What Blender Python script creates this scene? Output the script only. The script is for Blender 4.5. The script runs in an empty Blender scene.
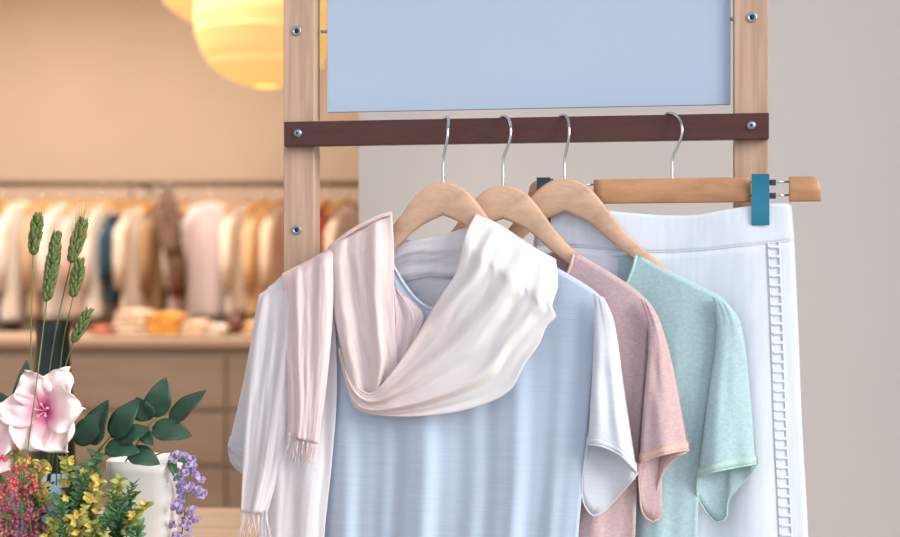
import bpy, bmesh, math, random
from mathutils import Vector, Matrix, noise as mnoise
random.seed(11)
PI = math.pi
scene = bpy.context.scene
col = scene.collection
F = 1333.0
CAM = Vector((0, 0, 1.40))

# ------------------------------------------------------------------ helpers
def lin(c):
    return tuple(((x/255)/12.92 if x/255 <= .04045 else ((x/255+.055)/1.055)**2.4) for x in c) + (1.0,)

def at(px, py, Y):
    """the point at depth Y that the photograph shows at px, py"""
    return CAM + Vector(((px-450)/F, 1, (268.5-py)/F))*Y

class Plane:
    """an upright plane through o, turned so its right end is nearer by angle a"""
    def __init__(s, o, a):
        s.o = Vector(o); s.a = a
        s.U = Vector((math.cos(a), -math.sin(a), 0)); s.N = Vector((math.sin(a), math.cos(a), 0))
    def p(s, px, py, off=0.0):
        d = Vector(((px-450)/F, 1, (268.5-py)/F))
        k = ((s.o + s.N*off - CAM).dot(s.N)) / d.dot(s.N)
        return CAM + d*k
    def L(s, u, w, z):
        r = s.o + s.U*u + s.N*w
        return Vector((r.x, r.y, z))

def poly(pts):
    """smooth curve through 2D/3D points, parameter 0..1 by chord length"""
    P = [Vector(p) for p in pts]
    d = [0.0]
    for a, b in zip(P, P[1:]): d.append(d[-1] + (b-a).length)
    tot = d[-1] or 1.0
    def f(t):
        x = max(0.0, min(1.0, t))*tot
        i = 0
        while i < len(P)-2 and d[i+1] < x: i += 1
        h = (d[i+1]-d[i]) or 1e-9
        k = (x-d[i])/h
        p1, p2 = P[i], P[i+1]
        m1 = (P[i+1]-P[i-1])/((d[i+1]-d[i-1]) or 1e-9)*h if i > 0 else (p2-p1)
        m2 = (P[i+2]-P[i])/((d[i+2]-d[i]) or 1e-9)*h if i+2 < len(P) else (p2-p1)
        k2, k3 = k*k, k*k*k
        return p1*(2*k3-3*k2+1) + m1*(k3-2*k2+k) + p2*(-2*k3+3*k2) + m2*(k3-k2)
    return f

ORG = {}
class MB:
    def __init__(s): s.v = []; s.f = []
    def grid(s, rows, cu=False, cv=False):
        n = len(rows[0]); b = len(s.v); m = len(rows)
        for r in rows: s.v.extend(r)
        for i in range(m if cv else m-1):
            for j in range(n if cu else n-1):
                i2, j2 = (i+1) % m, (j+1) % n
                s.f.append((b+i*n+j, b+i*n+j2, b+i2*n+j2, b+i2*n+j))
        return s
    def tube(s, pts, r, n=8, cap=True):
        pts = [Vector(p) for p in pts]
        rr = r if isinstance(r, (list, tuple)) else [r]*len(pts)
        t0 = (pts[1]-pts[0]).normalized()
        nx = t0.orthogonal().normalized()
        rows = []
        for i, p in enumerate(pts):
            t = (pts[min(i+1, len(pts)-1)] - pts[max(i-1, 0)]).normalized()
            nx = (nx - t*nx.dot(t))
            nx = nx.normalized() if nx.length > 1e-6 else t.orthogonal().normalized()
            ny = t.cross(nx)
            rows.append([p + (nx*math.cos(2*PI*k/n) + ny*math.sin(2*PI*k/n))*rr[i] for k in range(n)])
        b = len(s.v); s.grid(rows, cu=True)
        if cap:
            s.f.append(tuple(b+k for k in range(n-1, -1, -1)))
            e = b + (len(rows)-1)*n
            s.f.append(tuple(e+k for k in range(n)))
        return s
    def box(s, o, ax, ay, az):
        """a box from the corner o along the three edge vectors"""
        o, ax, ay, az = Vector(o), Vector(ax), Vector(ay), Vector(az); b = len(s.v)
        s.v += [o, o+ax, o+ax+ay, o+ay, o+az, o+ax+az, o+ax+ay+az, o+ay+az]
        for q in ((0,3,2,1), (4,5,6,7), (0,1,5,4), (1,2,6,5), (2,3,7,6), (3,0,4,7)): s.f.append(tuple(b+k for k in q))
        return s
    def lathe(s, prof, c, n=28, ax=None, cap=True):
        c = Vector(c); az = (Vector(ax) if ax else Vector((0,0,1))).normalized()
        x = az.orthogonal().normalized(); y = az.cross(x)
        rows = [[c + az*h + (x*math.cos(2*PI*k/n) + y*math.sin(2*PI*k/n))*max(r, 1e-5) for k in range(n)] for r, h in prof]
        b = len(s.v); s.grid(rows, cu=True)
        if cap:
            s.f.append(tuple(b+k for k in range(n-1, -1, -1))); e = b+(len(rows)-1)*n
            s.f.append(tuple(e+k for k in range(n)))
        return s
    def ball(s, c, r, n=8, m=6, sc=(1,1,1)):
        c = Vector(c)
        rows = []
        for i in range(m+1):
            a = -PI/2 + PI*i/m
            rows.append([c + Vector((math.cos(a)*math.cos(2*PI*k/n)*r*sc[0], math.cos(a)*math.sin(2*PI*k/n)*r*sc[1], math.sin(a)*r*sc[2])) for k in range(n)])
        return s.grid(rows, cu=True)
    def build(s, name, m, parent=None, org=None, smooth=True, bevel=0, seg=2, solid=0, sub=0):
        if org is None:
            if parent is not None: org = ORG[parent.name]
            else:
                xs = [p[0] for p in s.v]; ys = [p[1] for p in s.v]; zs = [p[2] for p in s.v]
                org = Vector(((min(xs)+max(xs))/2, (min(ys)+max(ys))/2, min(zs)))
        org = Vector(org)
        me = bpy.data.meshes.new(name)
        me.from_pydata([tuple(Vector(p)-org) for p in s.v], [], s.f)
        bm = bmesh.new(); bm.from_mesh(me)
        bmesh.ops.remove_doubles(bm, verts=bm.verts, dist=1e-6)
        bmesh.ops.recalc_face_normals(bm, faces=bm.faces)
        bm.to_mesh(me); bm.free()
        if smooth:
            for p in me.polygons: p.use_smooth = True
        o = bpy.data.objects.new(name, me); col.objects.link(o)
        me.materials.append(m)
        if parent is not None:
            o.parent = parent; o.location = org - ORG[parent.name]
        else: o.location = org
        ORG[o.name] = org
        if bevel:
            b = o.modifiers.new('bevel', 'BEVEL'); b.width = bevel; b.segments = seg; b.limit_method = 'ANGLE'; b.angle_limit = math.radians(40)
            if smooth:
                b.harden_normals = True
        if solid:
            q = o.modifiers.new('cloth', 'SOLIDIFY'); q.thickness = solid; q.offset = 0
        if sub:
            q = o.modifiers.new('sub', 'SUBSURF'); q.levels = sub; q.render_levels = sub
        return o

def tag(o, label=None, cat=None, group=None, kind=None):
    if label: o['label'] = label
    if cat: o['category'] = cat
    if group: o['group'] = group
    if kind: o['kind'] = kind
    return o

def thing(name, loc, label, cat, group=None):
    o = bpy.data.objects.new(name, None); col.objects.link(o)
    o.empty_display_size = .05
    o.location = Vector(loc); ORG[o.name] = Vector(loc)
    return tag(o, label, cat, group)

def struct(mb, name, m, **k):
    return tag(mb.build(name, m, smooth=False, **k), kind='structure')

# ------------------------------------------------------------------ materials
def nodes(name):
    m = bpy.data.materials.new(name); m.use_nodes = True
    nt = m.node_tree; b = nt.nodes['Principled BSDF']
    return m, nt, b
def link(nt, a, b): nt.links.new(a, b)

def plain(name, rgb, rough=.6, metal=0, var=.08, scale=12, bump=0.0, bscale=200, emit=None, es=0, spec=.5):
    m, nt, b = nodes(name)
    b.inputs['Roughness'].default_value = rough; b.inputs['Metallic'].default_value = metal
    b.inputs['Specular IOR Level'].default_value = spec
    c = lin(rgb)
    tc = nt.nodes.new('ShaderNodeTexCoord')
    n = nt.nodes.new('ShaderNodeTexNoise'); n.inputs['Scale'].default_value = scale; n.inputs['Detail'].default_value = 4
    link(nt, tc.outputs['Object'], n.inputs['Vector'])
    r = nt.nodes.new('ShaderNodeValToRGB')
    r.color_ramp.elements[0].position = .3; r.color_ramp.elements[1].position = .7
    r.color_ramp.elements[0].color = tuple(x*(1-var) for x in c[:3]) + (1,)
    r.color_ramp.elements[1].color = tuple(min(1, x*(1+var)) for x in c[:3]) + (1,)
    link(nt, n.outputs['Fac'], r.inputs['Fac']); link(nt, r.outputs['Color'], b.inputs['Base Color'])
    if bump:
        n2 = nt.nodes.new('ShaderNodeTexNoise'); n2.inputs['Scale'].default_value = bscale; n2.inputs['Detail'].default_value = 3
        bp = nt.nodes.new('ShaderNodeBump'); bp.inputs['Strength'].default_value = bump; bp.inputs['Distance'].default_value = .002
        link(nt, tc.outputs['Object'], n2.inputs['Vector']); link(nt, n2.outputs['Fac'], bp.inputs['Height']); link(nt, bp.outputs['Normal'], b.inputs['Normal'])
    if emit:
        b.inputs['Emission Color'].default_value = lin(emit); b.inputs['Emission Strength'].default_value = es
    return m

def cloth(name, rgb, rgb2=None, streak=(6, 6, 240), amount=.10, transl=.25, bump=.25, blend_axis=None, blend=(0, 1), rough=.95):
    """woven or knitted fabric with fine slub streaks; rgb2 is a second dye that takes over along an axis"""
    m, nt, b = nodes(name)
    b.inputs['Roughness'].default_value = rough; b.inputs['Sheen Weight'].default_value = .25; b.inputs['Sheen Roughness'].default_value = .5
    b.inputs['Specular IOR Level'].default_value = .15
    tc = nt.nodes.new('ShaderNodeTexCoord')
    mp = nt.nodes.new('ShaderNodeMapping'); mp.inputs['Scale'].default_value = streak
    link(nt, tc.outputs['Object'], mp.inputs['Vector'])
    n = nt.nodes.new('ShaderNodeTexNoise'); n.inputs['Scale'].default_value = 1.0; n.inputs['Detail'].default_value = 3
    link(nt, mp.outputs['Vector'], n.inputs['Vector'])
    c = lin(rgb)
    r = nt.nodes.new('ShaderNodeValToRGB')
    r.color_ramp.elements[0].position = .3; r.color_ramp.elements[1].position = .7
    r.color_ramp.elements[0].color = tuple(x*(1-amount) for x in c[:3]) + (1,)
    r.color_ramp.elements[1].color = tuple(min(1, x*(1+amount)) for x in c[:3]) + (1,)
    link(nt, n.outputs['Fac'], r.inputs['Fac'])
    out = r.outputs['Color']
    if rgb2:
        sx = nt.nodes.new('ShaderNodeSeparateXYZ'); link(nt, tc.outputs['Object'], sx.inputs[0])
        big = nt.nodes.new('ShaderNodeTexNoise'); big.inputs['Scale'].default_value = 14; big.inputs['Detail'].default_value = 2
        link(nt, tc.outputs['Object'], big.inputs['Vector'])
        ad = nt.nodes.new('ShaderNodeMath'); ad.operation = 'MULTIPLY_ADD'; ad.inputs[1].default_value = .14
        link(nt, big.outputs['Fac'], ad.inputs[0]); link(nt, sx.outputs[blend_axis], ad.inputs[2])
        mr = nt.nodes.new('ShaderNodeMapRange'); mr.inputs['From Min'].default_value = blend[0]+.07; mr.inputs['From Max'].default_value = blend[1]+.07
        link(nt, ad.outputs[0], mr.inputs['Value'])
        mx = nt.nodes.new('ShaderNodeMix'); mx.data_type = 'RGBA'; mx.inputs['B'].default_value = lin(rgb2)
        link(nt, mr.outputs[0], mx.inputs['Factor']); link(nt, out, mx.inputs['A']); out = mx.outputs['Result']
    link(nt, out, b.inputs['Base Color'])
    w = nt.nodes.new('ShaderNodeTexNoise'); w.inputs['Scale'].default_value = 900; w.inputs['Detail'].default_value = 2
    link(nt, tc.outputs['Object'], w.inputs['Vector'])
    hs = nt.nodes.new('ShaderNodeMath'); hs.operation = 'ADD'; link(nt, n.outputs['Fac'], hs.inputs[0]); link(nt, w.outputs['Fac'], hs.inputs[1])
    bp = nt.nodes.new('ShaderNodeBump'); bp.inputs['Strength'].default_value = bump; bp.inputs['Distance'].default_value = .0015
    link(nt, hs.outputs[0], bp.inputs['Height']); link(nt, bp.outputs['Normal'], b.inputs['Normal'])
    if transl:
        tr = nt.nodes.new('ShaderNodeBsdfTranslucent'); link(nt, out, tr.inputs['Color'])
        ms = nt.nodes.new('ShaderNodeMixShader'); ms.inputs[0].default_value = transl
        link(nt, b.outputs[0], ms.inputs[1]); link(nt, tr.outputs[0], ms.inputs[2])
        link(nt, ms.outputs[0], nt.nodes['Material Output'].inputs['Surface'])
    return m

def wood(name, rgb, dark=.72, scale=(60, 60, 3), rough=.45, spec=.4):
    m, nt, b = nodes(name)
    b.inputs['Roughness'].default_value = rough; b.inputs['Specular IOR Level'].default_value = spec
    tc = nt.nodes.new('ShaderNodeTexCoord'); mp = nt.nodes.new('ShaderNodeMapping'); mp.inputs['Scale'].default_value = scale
    link(nt, tc.outputs['Object'], mp.inputs['Vector'])
    n = nt.nodes.new('ShaderNodeTexNoise'); n.inputs['Scale'].default_value = 1; n.inputs['Detail'].default_value = 6; n.inputs['Distortion'].default_value = .6
    link(nt, mp.outputs['Vector'], n.inputs['Vector'])
    fl = nt.nodes.new('ShaderNodeTexNoise'); fl.inputs['Scale'].default_value = 5; fl.inputs['Detail'].default_value = 3
    link(nt, mp.outputs['Vector'], fl.inputs['Vector'])
    mxn = nt.nodes.new('ShaderNodeMath'); mxn.operation = 'MULTIPLY_ADD'; mxn.inputs[1].default_value = .35
    link(nt, fl.outputs['Fac'], mxn.inputs[0]); link(nt, n.outputs['Fac'], mxn.inputs[2])
    r = nt.nodes.new('ShaderNodeValToRGB'); c = lin(rgb)
    r.color_ramp.elements[0].position = .42; r.color_ramp.elements[1].position = .9
    r.color_ramp.elements[0].color = tuple(x*dark for x in c[:3]) + (1,)
    r.color_ramp.elements[1].color = tuple(min(1, x*1.12) for x in c[:3]) + (1,)
    link(nt, mxn.outputs[0], r.inputs['Fac']); link(nt, r.outputs['Color'], b.inputs['Base Color'])
    bp = nt.nodes.new('ShaderNodeBump'); bp.inputs['Strength'].default_value = .15; bp.inputs['Distance'].default_value = .001
    link(nt, n.outputs['Fac'], bp.inputs['Height']); link(nt, bp.outputs['Normal'], b.inputs['Normal'])
    return m

def radial(name, stops, scale, rough=.6, transl=.2):
    """petal pigment by distance from the flower's own centre"""
    m, nt, b = nodes(name); b.inputs['Roughness'].default_value = rough; b.inputs['Specular IOR Level'].default_value = .25
    tc = nt.nodes.new('ShaderNodeTexCoord')
    ln = nt.nodes.new('ShaderNodeVectorMath'); ln.operation = 'LENGTH'; link(nt, tc.outputs['Object'], ln.inputs[0])
    n = nt.nodes.new('ShaderNodeTexNoise'); n.inputs['Scale'].default_value = 60; link(nt, tc.outputs['Object'], n.inputs['Vector'])
    dv = nt.nodes.new('ShaderNodeMath'); dv.operation = 'DIVIDE'; dv.inputs[1].default_value = scale; link(nt, ln.outputs['Value'], dv.inputs[0])
    ad = nt.nodes.new('ShaderNodeMath'); ad.operation = 'MULTIPLY_ADD'; ad.inputs[1].default_value = .25; link(nt, n.outputs['Fac'], ad.inputs[0]); link(nt, dv.outputs[0], ad.inputs[2])
    r = nt.nodes.new('ShaderNodeValToRGB'); link(nt, ad.outputs[0], r.inputs['Fac'])
    e = r.color_ramp.elements
    e[0].position = stops[0][0]; e[0].color = lin(stops[0][1]); e[1].position = stops[-1][0]; e[1].color = lin(stops[-1][1])
    for p, c in stops[1:-1]: e.new(p).color = lin(c)
    link(nt, r.outputs['Color'], b.inputs['Base Color'])
    tr = nt.nodes.new('ShaderNodeBsdfTranslucent'); link(nt, r.outputs['Color'], tr.inputs['Color'])
    ms = nt.nodes.new('ShaderNodeMixShader'); ms.inputs[0].default_value = transl
    link(nt, b.outputs[0], ms.inputs[1]); link(nt, tr.outputs[0], ms.inputs[2]); link(nt, ms.outputs[0], nt.nodes['Material Output'].inputs['Surface'])
    return m

M = dict(
    upright=wood('pale_oak', (190, 158, 136)),
    bar=wood('dark_stained_wood', (78, 44, 40), scale=(4, 40, 60), rough=.35),
    hanger=wood('beech_hanger', (206, 170, 144), dark=.76, scale=(6, 60, 40), rough=.38),
    cliphanger=wood('beech_clip_hanger', (186, 138, 100), dark=.8, scale=(6, 60, 60), rough=.4),
    chrome=plain('chrome', (205, 212, 216), rough=.22, metal=1, var=.02),
    steel=plain('steel_bolt', (150, 165, 180), rough=.35, metal=.8),
    darkhole=plain('dark_socket', (22, 24, 30), rough=.7),
    teal=plain('teal_clip_plastic', (28, 122, 150), rough=.4, bump=.1),
    darkclip=plain('dark_clip_plastic', (50, 58, 66), rough=.4),
    board=plain('pale_blue_board', (170, 188, 210), rough=.8, var=.012, scale=2, spec=.2),
    tee=cloth('pale_blue_knit', (204, 221, 240), streak=(14, 14, 300), amount=.035),
    teecuff=cloth('white_knit_sleeve', (229, 236, 244), streak=(14, 14, 300), amount=.03),
    pink=cloth('dusty_pink_knit', (216, 190, 193), streak=(160, 160, 260), amount=.10),
    pinkcuff=cloth('peach_pink_hem', (236, 202, 190), streak=(160, 160, 260), amount=.08),
    mint=cloth('mint_knit', (190, 219, 224), streak=(160, 160, 260), amount=.09),
    mintcuff=cloth('mint_hem', (196, 228, 222), streak=(160, 160, 260), amount=.07),
    trousers=cloth('white_cotton', (232, 240, 250), streak=(120, 120, 14), amount=.04, bump=.15),
    lace=cloth('white_lace', (232, 238, 246), streak=(60, 60, 60), amount=.03),
    scarf=cloth('sheer_scarf', (246, 233, 231), (249, 247, 247), streak=(40, 40, 40), amount=.02, transl=.35, bump=.12, blend_axis=0, blend=(-.03, .07)),
    scarfw=cloth('sheer_scarf_white', (240, 238, 243), streak=(60, 60, 8), amount=.05, transl=.35, bump=.12),
    scarfp=cloth('sheer_scarf_pink', (243, 227, 228), streak=(120, 120, 6), amount=.05, transl=.3, bump=.15),
    label=cloth('dark_label', (96, 92, 104), streak=(200, 200, 200), amount=.2, transl=0),
    partition=plain('partition_paint', (224, 220, 217), rough=.85, var=.025, scale=1.2, bump=.03, bscale=60, spec=.2),
    farwall=plain('warm_plaster', (180, 158, 138), rough=.9, var=.05, scale=1.0, spec=.1),
    floor=wood('floor_boards', (170, 138, 110), scale=(8, 1, 8)),
    ceiling=plain('ceiling_paint', (235, 225, 212), rough=.9, var=.02),
    counter=wood('counter_wood', (142, 126, 112), scale=(1.2, 6, 10), dark=.86, rough=.6),
    countertop=wood('counter_top', (176, 150, 128), scale=(1.2, 6, 10), dark=.88, rough=.5),
    rail=plain('bronze_rail', (84, 62, 42), rough=.4, metal=.6),
    railhanger=wood('golden_hanger', (226, 164, 84), scale=(10, 10, 40)),
    lamp=plain('lantern_paper', (255, 226, 160), rough=.9, var=.03, emit=(255, 206, 124), es=.46),
    lampring=plain('lantern_ring', (250, 226, 178), rough=.7, emit=(255, 218, 150), es=.5),
    cord=plain('lamp_cord', (230, 225, 215), rough=.6),
    leafdark=plain('dark_leaf', (32, 66, 48), rough=.55, var=.25, scale=40),
    leafmid=plain('mid_leaf', (64, 106, 62), rough=.5, var=.3, scale=50),
    leafyellow=plain('yellow_green_leaf', (150, 152, 70), rough=.55, var=.35, scale=60),
    yellow=plain('yellow_floret', (208, 176, 82), rough=.6, var=.15, scale=60),
    stem=plain('green_stem', (92, 112, 62), rough=.55, var=.2, scale=30),
    wheat=plain('green_wheat_grain', (86, 102, 50), rough=.6, var=.5, scale=260),
    awn=plain('wheat_awn', (150, 150, 84), rough=.6),
    berry=plain('pink_berry', (172, 62, 78), rough=.35, var=.35, scale=45),
    berrydark=plain('wine_berry', (122, 48, 76), rough=.35, var=.35, scale=45),
    purple=radial('wisteria_petal', [(0, (200, 186, 222)), (.5, (172, 152, 204)), (1, (206, 194, 226))], .03),
    lily=radial('lily_petal', [(0.06, (120, 20, 80)), (.26, (200, 70, 132)), (.5, (240, 176, 196)), (.8, (252, 226, 226)), (1, (255, 242, 238))], .072),
    stamen=plain('stamen', (226, 150, 160), rough=.5),
    whitepot=plain('white_ceramic', (226, 226, 224), rough=.45, var=.02),
    bluepot=plain('pale_blue_ceramic', (158, 186, 214), rough=.4, var=.04),
    darkvase=plain('dark_green_glass', (22, 38, 38), rough=.25, var=.2),
    table=wood('table_wood', (200, 170, 140), scale=(3, 20, 20)),
    soil=plain('potting_soil', (60, 46, 36), rough=.95, var=.3, scale=80, bump=.4, bscale=120),
)

# ------------------------------------------------------------------ the room
X0, X1, YB, YF, ZC = -4.2, 2.6, 8.55, 1.15, 3.45
mb = MB().box((X0, YF, -.1), (X1-X0, 0, 0), (0, YB-YF, 0), (0, 0, .1)); struct(mb, 'floor', M['floor'])
mb = MB().box((X0, YF, ZC), (X1-X0, 0, 0), (0, YB-YF, 0), (0, 0, .1)); struct(mb, 'ceiling', M['ceiling'])
mb = MB().box((X0-.1, YB, 0), (X1-X0+.2, 0, 0), (0, .1, 0), (0, 0, ZC)); struct(mb, 'wall_back', M['farwall'])
mb = MB().box((X0-.1, YF, 0), (.1, 0, 0), (0, YB-YF, 0), (0, 0, ZC)); struct(mb, 'wall_left', M['farwall'])
mb = MB().box((X1, YF, 0), (.1, 0, 0), (0, YB-YF, 0), (0, 0, ZC)); struct(mb, 'wall_side', M['farwall']).name = 'wall_right'
# the partition behind the display
e = at(358.5, 180, 2.78)
mb = MB().box((e.x, 2.78, 0), (X1-e.x, -.10, 0), (.01, .09, 0), (0, 0, ZC)); struct(mb, 'wall_middle', M['partition'], bevel=.002)

# ------------------------------------------------------------------ display stand
A0 = math.radians(9.4)
RP = Plane((-.2827, 2.27, 0), A0)
W = .8055
ZB, ZT = 1.608, 1.650
st = thing('display_stand', RP.L(W/2, .037, 0), 'pale wooden stand of two uprights with a dark bolted crossbar carrying four hangers', 'clothes stand')
Uv, Nv, Zv = RP.U, RP.N, Vector((0, 0, 1))
for k, u0 in enumerate((-.0065, W-.0545)):
    up = MB().box(RP.L(u0, .018, .05), Uv*.055, Nv*.038, Zv*2.35).build('upright', M['upright'], st, org=RP.L(u0+.027, .037, 1.0), bevel=.002)
    zs = [1.629 + .178, 1.629 - .163, 1.629 - .50]
    for z in zs:
        ins = MB().lathe([(.0035, .004), (.0040, -.0016), (.0078, -.0020), (.0085, -.0006), (.0085, .004)], RP.L(u0+.0235+.005*k, .018, z), 20, Nv).build('threaded_insert', M['steel'], up)
        MB().lathe([(.0036, .001), (.0036, -.0012)], RP.L(u0+.0235+.005*k, .018, z), 14, Nv).build('socket', M['darkhole'], ins)
    MB().box(RP.L(u0-.01, -.20, 0), Uv*.075, Nv*.47, Zv*.05).build('foot', M['upright'], st, bevel=.004)
bar = MB().box(RP.L(0, 0, ZB), Uv*W, Nv*.018, Zv*(ZT-ZB)).build('crossbar', M['bar'], st, org=RP.L(W/2, 0, ZB), bevel=.0015)
for u in (.0245, W-.028):
    bo = MB().lathe([(.0075, .0), (.0075, -.0012), (.0062, -.0032), (.003, -.0042), (.0, -.0044)], RP.L(u, 0, 1.630), 20, Nv).build('bolt', M['steel'], bar)
    mbx = MB().lathe([(.0024, -.0035), (.0024, -.0047)], RP.L(u, 0, 1.630), 6, Nv); mbx.build('hex_socket', M['darkhole'], bo)
MB().box(RP.L(.0485, .024, 2.30), Uv*(W-.103), Nv*.025, Zv*.06).build('top_rail', M['upright'], st, bevel=.002)
MB().box(RP.L(.0485, .024, .35), Uv*(W-.103), Nv*.025, Zv*.06).build('bottom_rail', M['upright'], st, bevel=.002)

# pale blue board between the uprights
b0 = RP.p(327, 112, .030); b1 = RP.p(730.5, 105, .030)
bz = (b0.z+b1.z)/2
bt = thing('sign_board', (b0+b1)/2, 'large blank pale blue board fixed between the uprights above the dark crossbar', 'board')
bt.location.z = bz; ORG[bt.name] = Vector(bt.location)
uu = (b1-b0); uu.z = 0
MB().box(Vector((b0.x, b0.y, bz)), uu, Nv*.008, Zv*.42).build('panel', M['board'], bt, bevel=.001)
for q, s in ((b0, -1), (b1, 1)):
    for z in (bz+.14, bz+.32):
        p = Vector((q.x, q.y, z))+Nv*.004
        MB().tube([p-Uv*s*.002, p+Uv*s*.0115], .003, 8).build('fixing_pin', M['steel'], bt)

# ------------------------------------------------------------------ hangers
HTOP = [(0, 0), (.012, -.0008), (.026, -.005), (.042, -.0155), (.06, -.036), (.08, -.063), (.10, -.087), (.125, -.111), (.150, -.131), (.168, -.146), (.180, -.157), (.186, -.166)]
HBOT = [(0, -.053), (.012, -.0575), (.026, -.0635), (.042, -.072), (.06, -.086), (.08, -.104), (.10, -.119), (.125, -.137), (.150, -.155), (.168, -.167), (.180, -.173), (.185, -.172)]
ft, fb = poly(HTOP), poly(HBOT)
def hanger_body(pl, apex, th=.013):
    rows = []
    N = 30
    for i in range(-N, N+1):
        k = abs(i)/N; s = 1 if i >= 0 else -1
        a, b = ft(k), fb(k)
        bend = -.003*k*k
        ring = []
        h = th/2
        mid = (a+b)/2; half = (a-b)/2
        for c, e in ((-.72, 1), (.72, 1), (1, .82), (1, -.82), (.72, -1), (-.72, -1), (-1, -.82), (-1, .82)):
            p = mid + half*e
            ring.append(apex + pl.U*(p.x*s) + pl.N*(c*h+bend) + Zv*p.y)
        rows.append(ring)
    m = MB().grid(rows, cu=True)
    n = len(m.v)
    m.f.append(tuple(range(7, -1, -1))); m.f.append(tuple(n-8+k for k in range(8)))
    return m
def hook_pts(apex, pl, wst, bu=1.0):
    """wire from the hanger's neck up in front of the crossbar, over it and down behind"""
    zt = ZT + .0026
    d = -wst
    P = [Vector((0, 0, apex.z-.02)), Vector((0, 0, apex.z+.010)), Vector((.001, 0, ZB-.028)), Vector((.008, -.003, ZB-.013)), Vector((.0150, -.006, ZB+.004)),
         Vector((.0155, -.006+d*.05, ZB+.020)), Vector((.012, d*.28, ZB+.032)), Vector((.004, d*.70, zt-.003)), Vector((-.006, d+.003, zt)), Vector((-.010, d+.015, zt)), Vector((-.013, d+.0250, zt-.004)), Vector((-.014, d+.030, zt-.018)), Vector((-.014, d+.028, zt-.030))]
    f = poly(P)
    out = []
    for i in range(49):
        q = f(i/48)
        r = apex + RP.U*(q.x*bu if q.x > 0 else q.x) + RP.N*q.y
        out.append(Vector((r.x, r.y, q.z)))
    return out

specs = [(443, 182.5, -.055, 10, .55), (503, 186, -.035, 10, .85), (564.5, 179, -.018, 10, .5)]
HP = []
hl = ['beech hanger nearest the left, inside the pale blue top with the scarf',
      'beech hanger in the middle, holding the dusty pink top',
      'beech hanger third from the left, holding the mint top']
for (px, py, w, dg, bu), lab in zip(specs, hl):
    ap = RP.p(px, py, w)
    pl = Plane(ap, A0 + math.radians(dg)); HP.append(pl)
    t = thing('wooden_hanger', ap, lab, 'hanger', 'wooden hangers on the crossbar')
    hanger_body(pl, ap).build('shoulder_bar', M['hanger'], t)
    MB().tube(hook_pts(ap, pl, w, bu), .0024, 10).build('hook', M['chrome'], t)

# clip hanger for the trousers
apT = RP.p(672, 178.5, -.016)
TP = Plane(apT, A0 + math.radians(4)); HP.append(TP)
t = thing('clip_hanger', apT, 'straight wooden clip hanger with metal rods and a teal clip, holding the white trousers', 'hanger')
def tpx(px, py, off=0): return TP.p(px, py, off)
def tu(px): return (tpx(px, 190)-apT).dot(TP.U)
zt = apT.z; zb = tpx(672, 203).z
def round_bar(u0, u1, r0=0, r1=0):
    """wooden bar with rounded ends"""
    rows = []
    N = 16
    for i in range(N+1):
        u = u0+(u1-u0)*i/N
        a = zt; b = zb
        if r1 and u > u1-r1: k = (u-(u1-r1))/r1; a = zt-(zt-zb)*.55*(1-math.sqrt(max(0, 1-k*k)))
        if r0 and u < u0+r0: k = ((u0+r0)-u)/r0; a = zt-(zt-zb)*.55*(1-math.sqrt(max(0, 1-k*k)))
        rows.append([apT+TP.U*u+TP.N*w+Zv*(z-zt) for w, z in ((-.0045, a), (.0045, a), (.006, a-.002), (.006, b+.002), (.0045, b), (-.0045, b), (-.006, b+.002), (-.006, a-.002))])
    m = MB().grid(rows, cu=True); n = len(m.v)
    m.f.append(tuple(range(7, -1, -1))); m.f.append(tuple(n-8+k for k in range(8)))
    return m
uL, uR = tu(594), tu(750.5)
round_bar(uL, uR).build('main_bar', M['cliphanger'], t)
uE = tu(821)
round_bar(tu(789), uE, 0, .016).build('end_block', M['cliphanger'], t)
gL = uL-(tu(789)-uR)
round_bar(gL-(uE-tu(789)), gL, .016, 0).build('end_block', M['cliphanger'], t)
for (a, b) in ((uR-.004, tu(789)+.004), (gL-.004, uL+.004)):
    for py in (183.5, 196.5):
        z = tpx(672, py).z
        MB().tube([apT+TP.U*a+Zv*(z-zt), apT+TP.U*b+Zv*(z-zt)], .0016, 8).build('rod', M['chrome'], t)
def clip(u, wd, m, zl):
    c = apT+TP.U*u
    zz = lambda z: Zv*(z-zt)
    z1, z0 = zt+.004, zl
    h = wd/2
    # front jaw, a plate that leans in at the bottom, with a grip lip at the top
    fr = MB()
    rows = []
    for z, w0, w1 in ((z1, -.0175, -.0145), (z1-.004, -.0160, -.0125), (zt-.02, -.0130, -.0098), (zb-.012, -.0125, -.0095), (z0+.006, -.0128, -.0098), (z0, -.0112, -.0100)):
        rows.append([c+TP.U*a+TP.N*w+zz(z) for a, w in ((-h, w0), (h, w0), (h, w1), (-h, w1))])
    fr.grid(rows, cu=True); fr.f.append((0, 1, 2, 3)); n = len(fr.v); fr.f.append((n-1, n-2, n-3, n-4))
    fo = fr.build('clip', m, t, bevel=.0008)
    bk = MB(); rows = []
    for z, w0, w1 in ((z1, .0145, .0175), (zt-.02, .0098, .013), (zb-.012, .0070, .0100), (z0, .006, .009)):
        rows.append([c+TP.U*a+TP.N*w+zz(z) for a, w in ((-h, w0), (h, w0), (h, w1), (-h, w1))])
    bk.grid(rows, cu=True); bk.f.append((0, 1, 2, 3)); n = len(bk.v); bk.f.append((n-1, n-2, n-3, n-4))
    bk.build('back_jaw', m, fo, bevel=.0008)
    MB().tube([c-TP.N*.0125-TP.U*0+zz(zt-.0085), c+TP.N*.0125+zz(zt-.0085)], .004, 10).build('spring_pin', M['darkclip'], fo)
clip(tu(760.5), .0275, M['teal'], tpx(672, 226).z)
clip(tu(545), .0225, M['darkclip'], tpx(672, 226).z)
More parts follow.
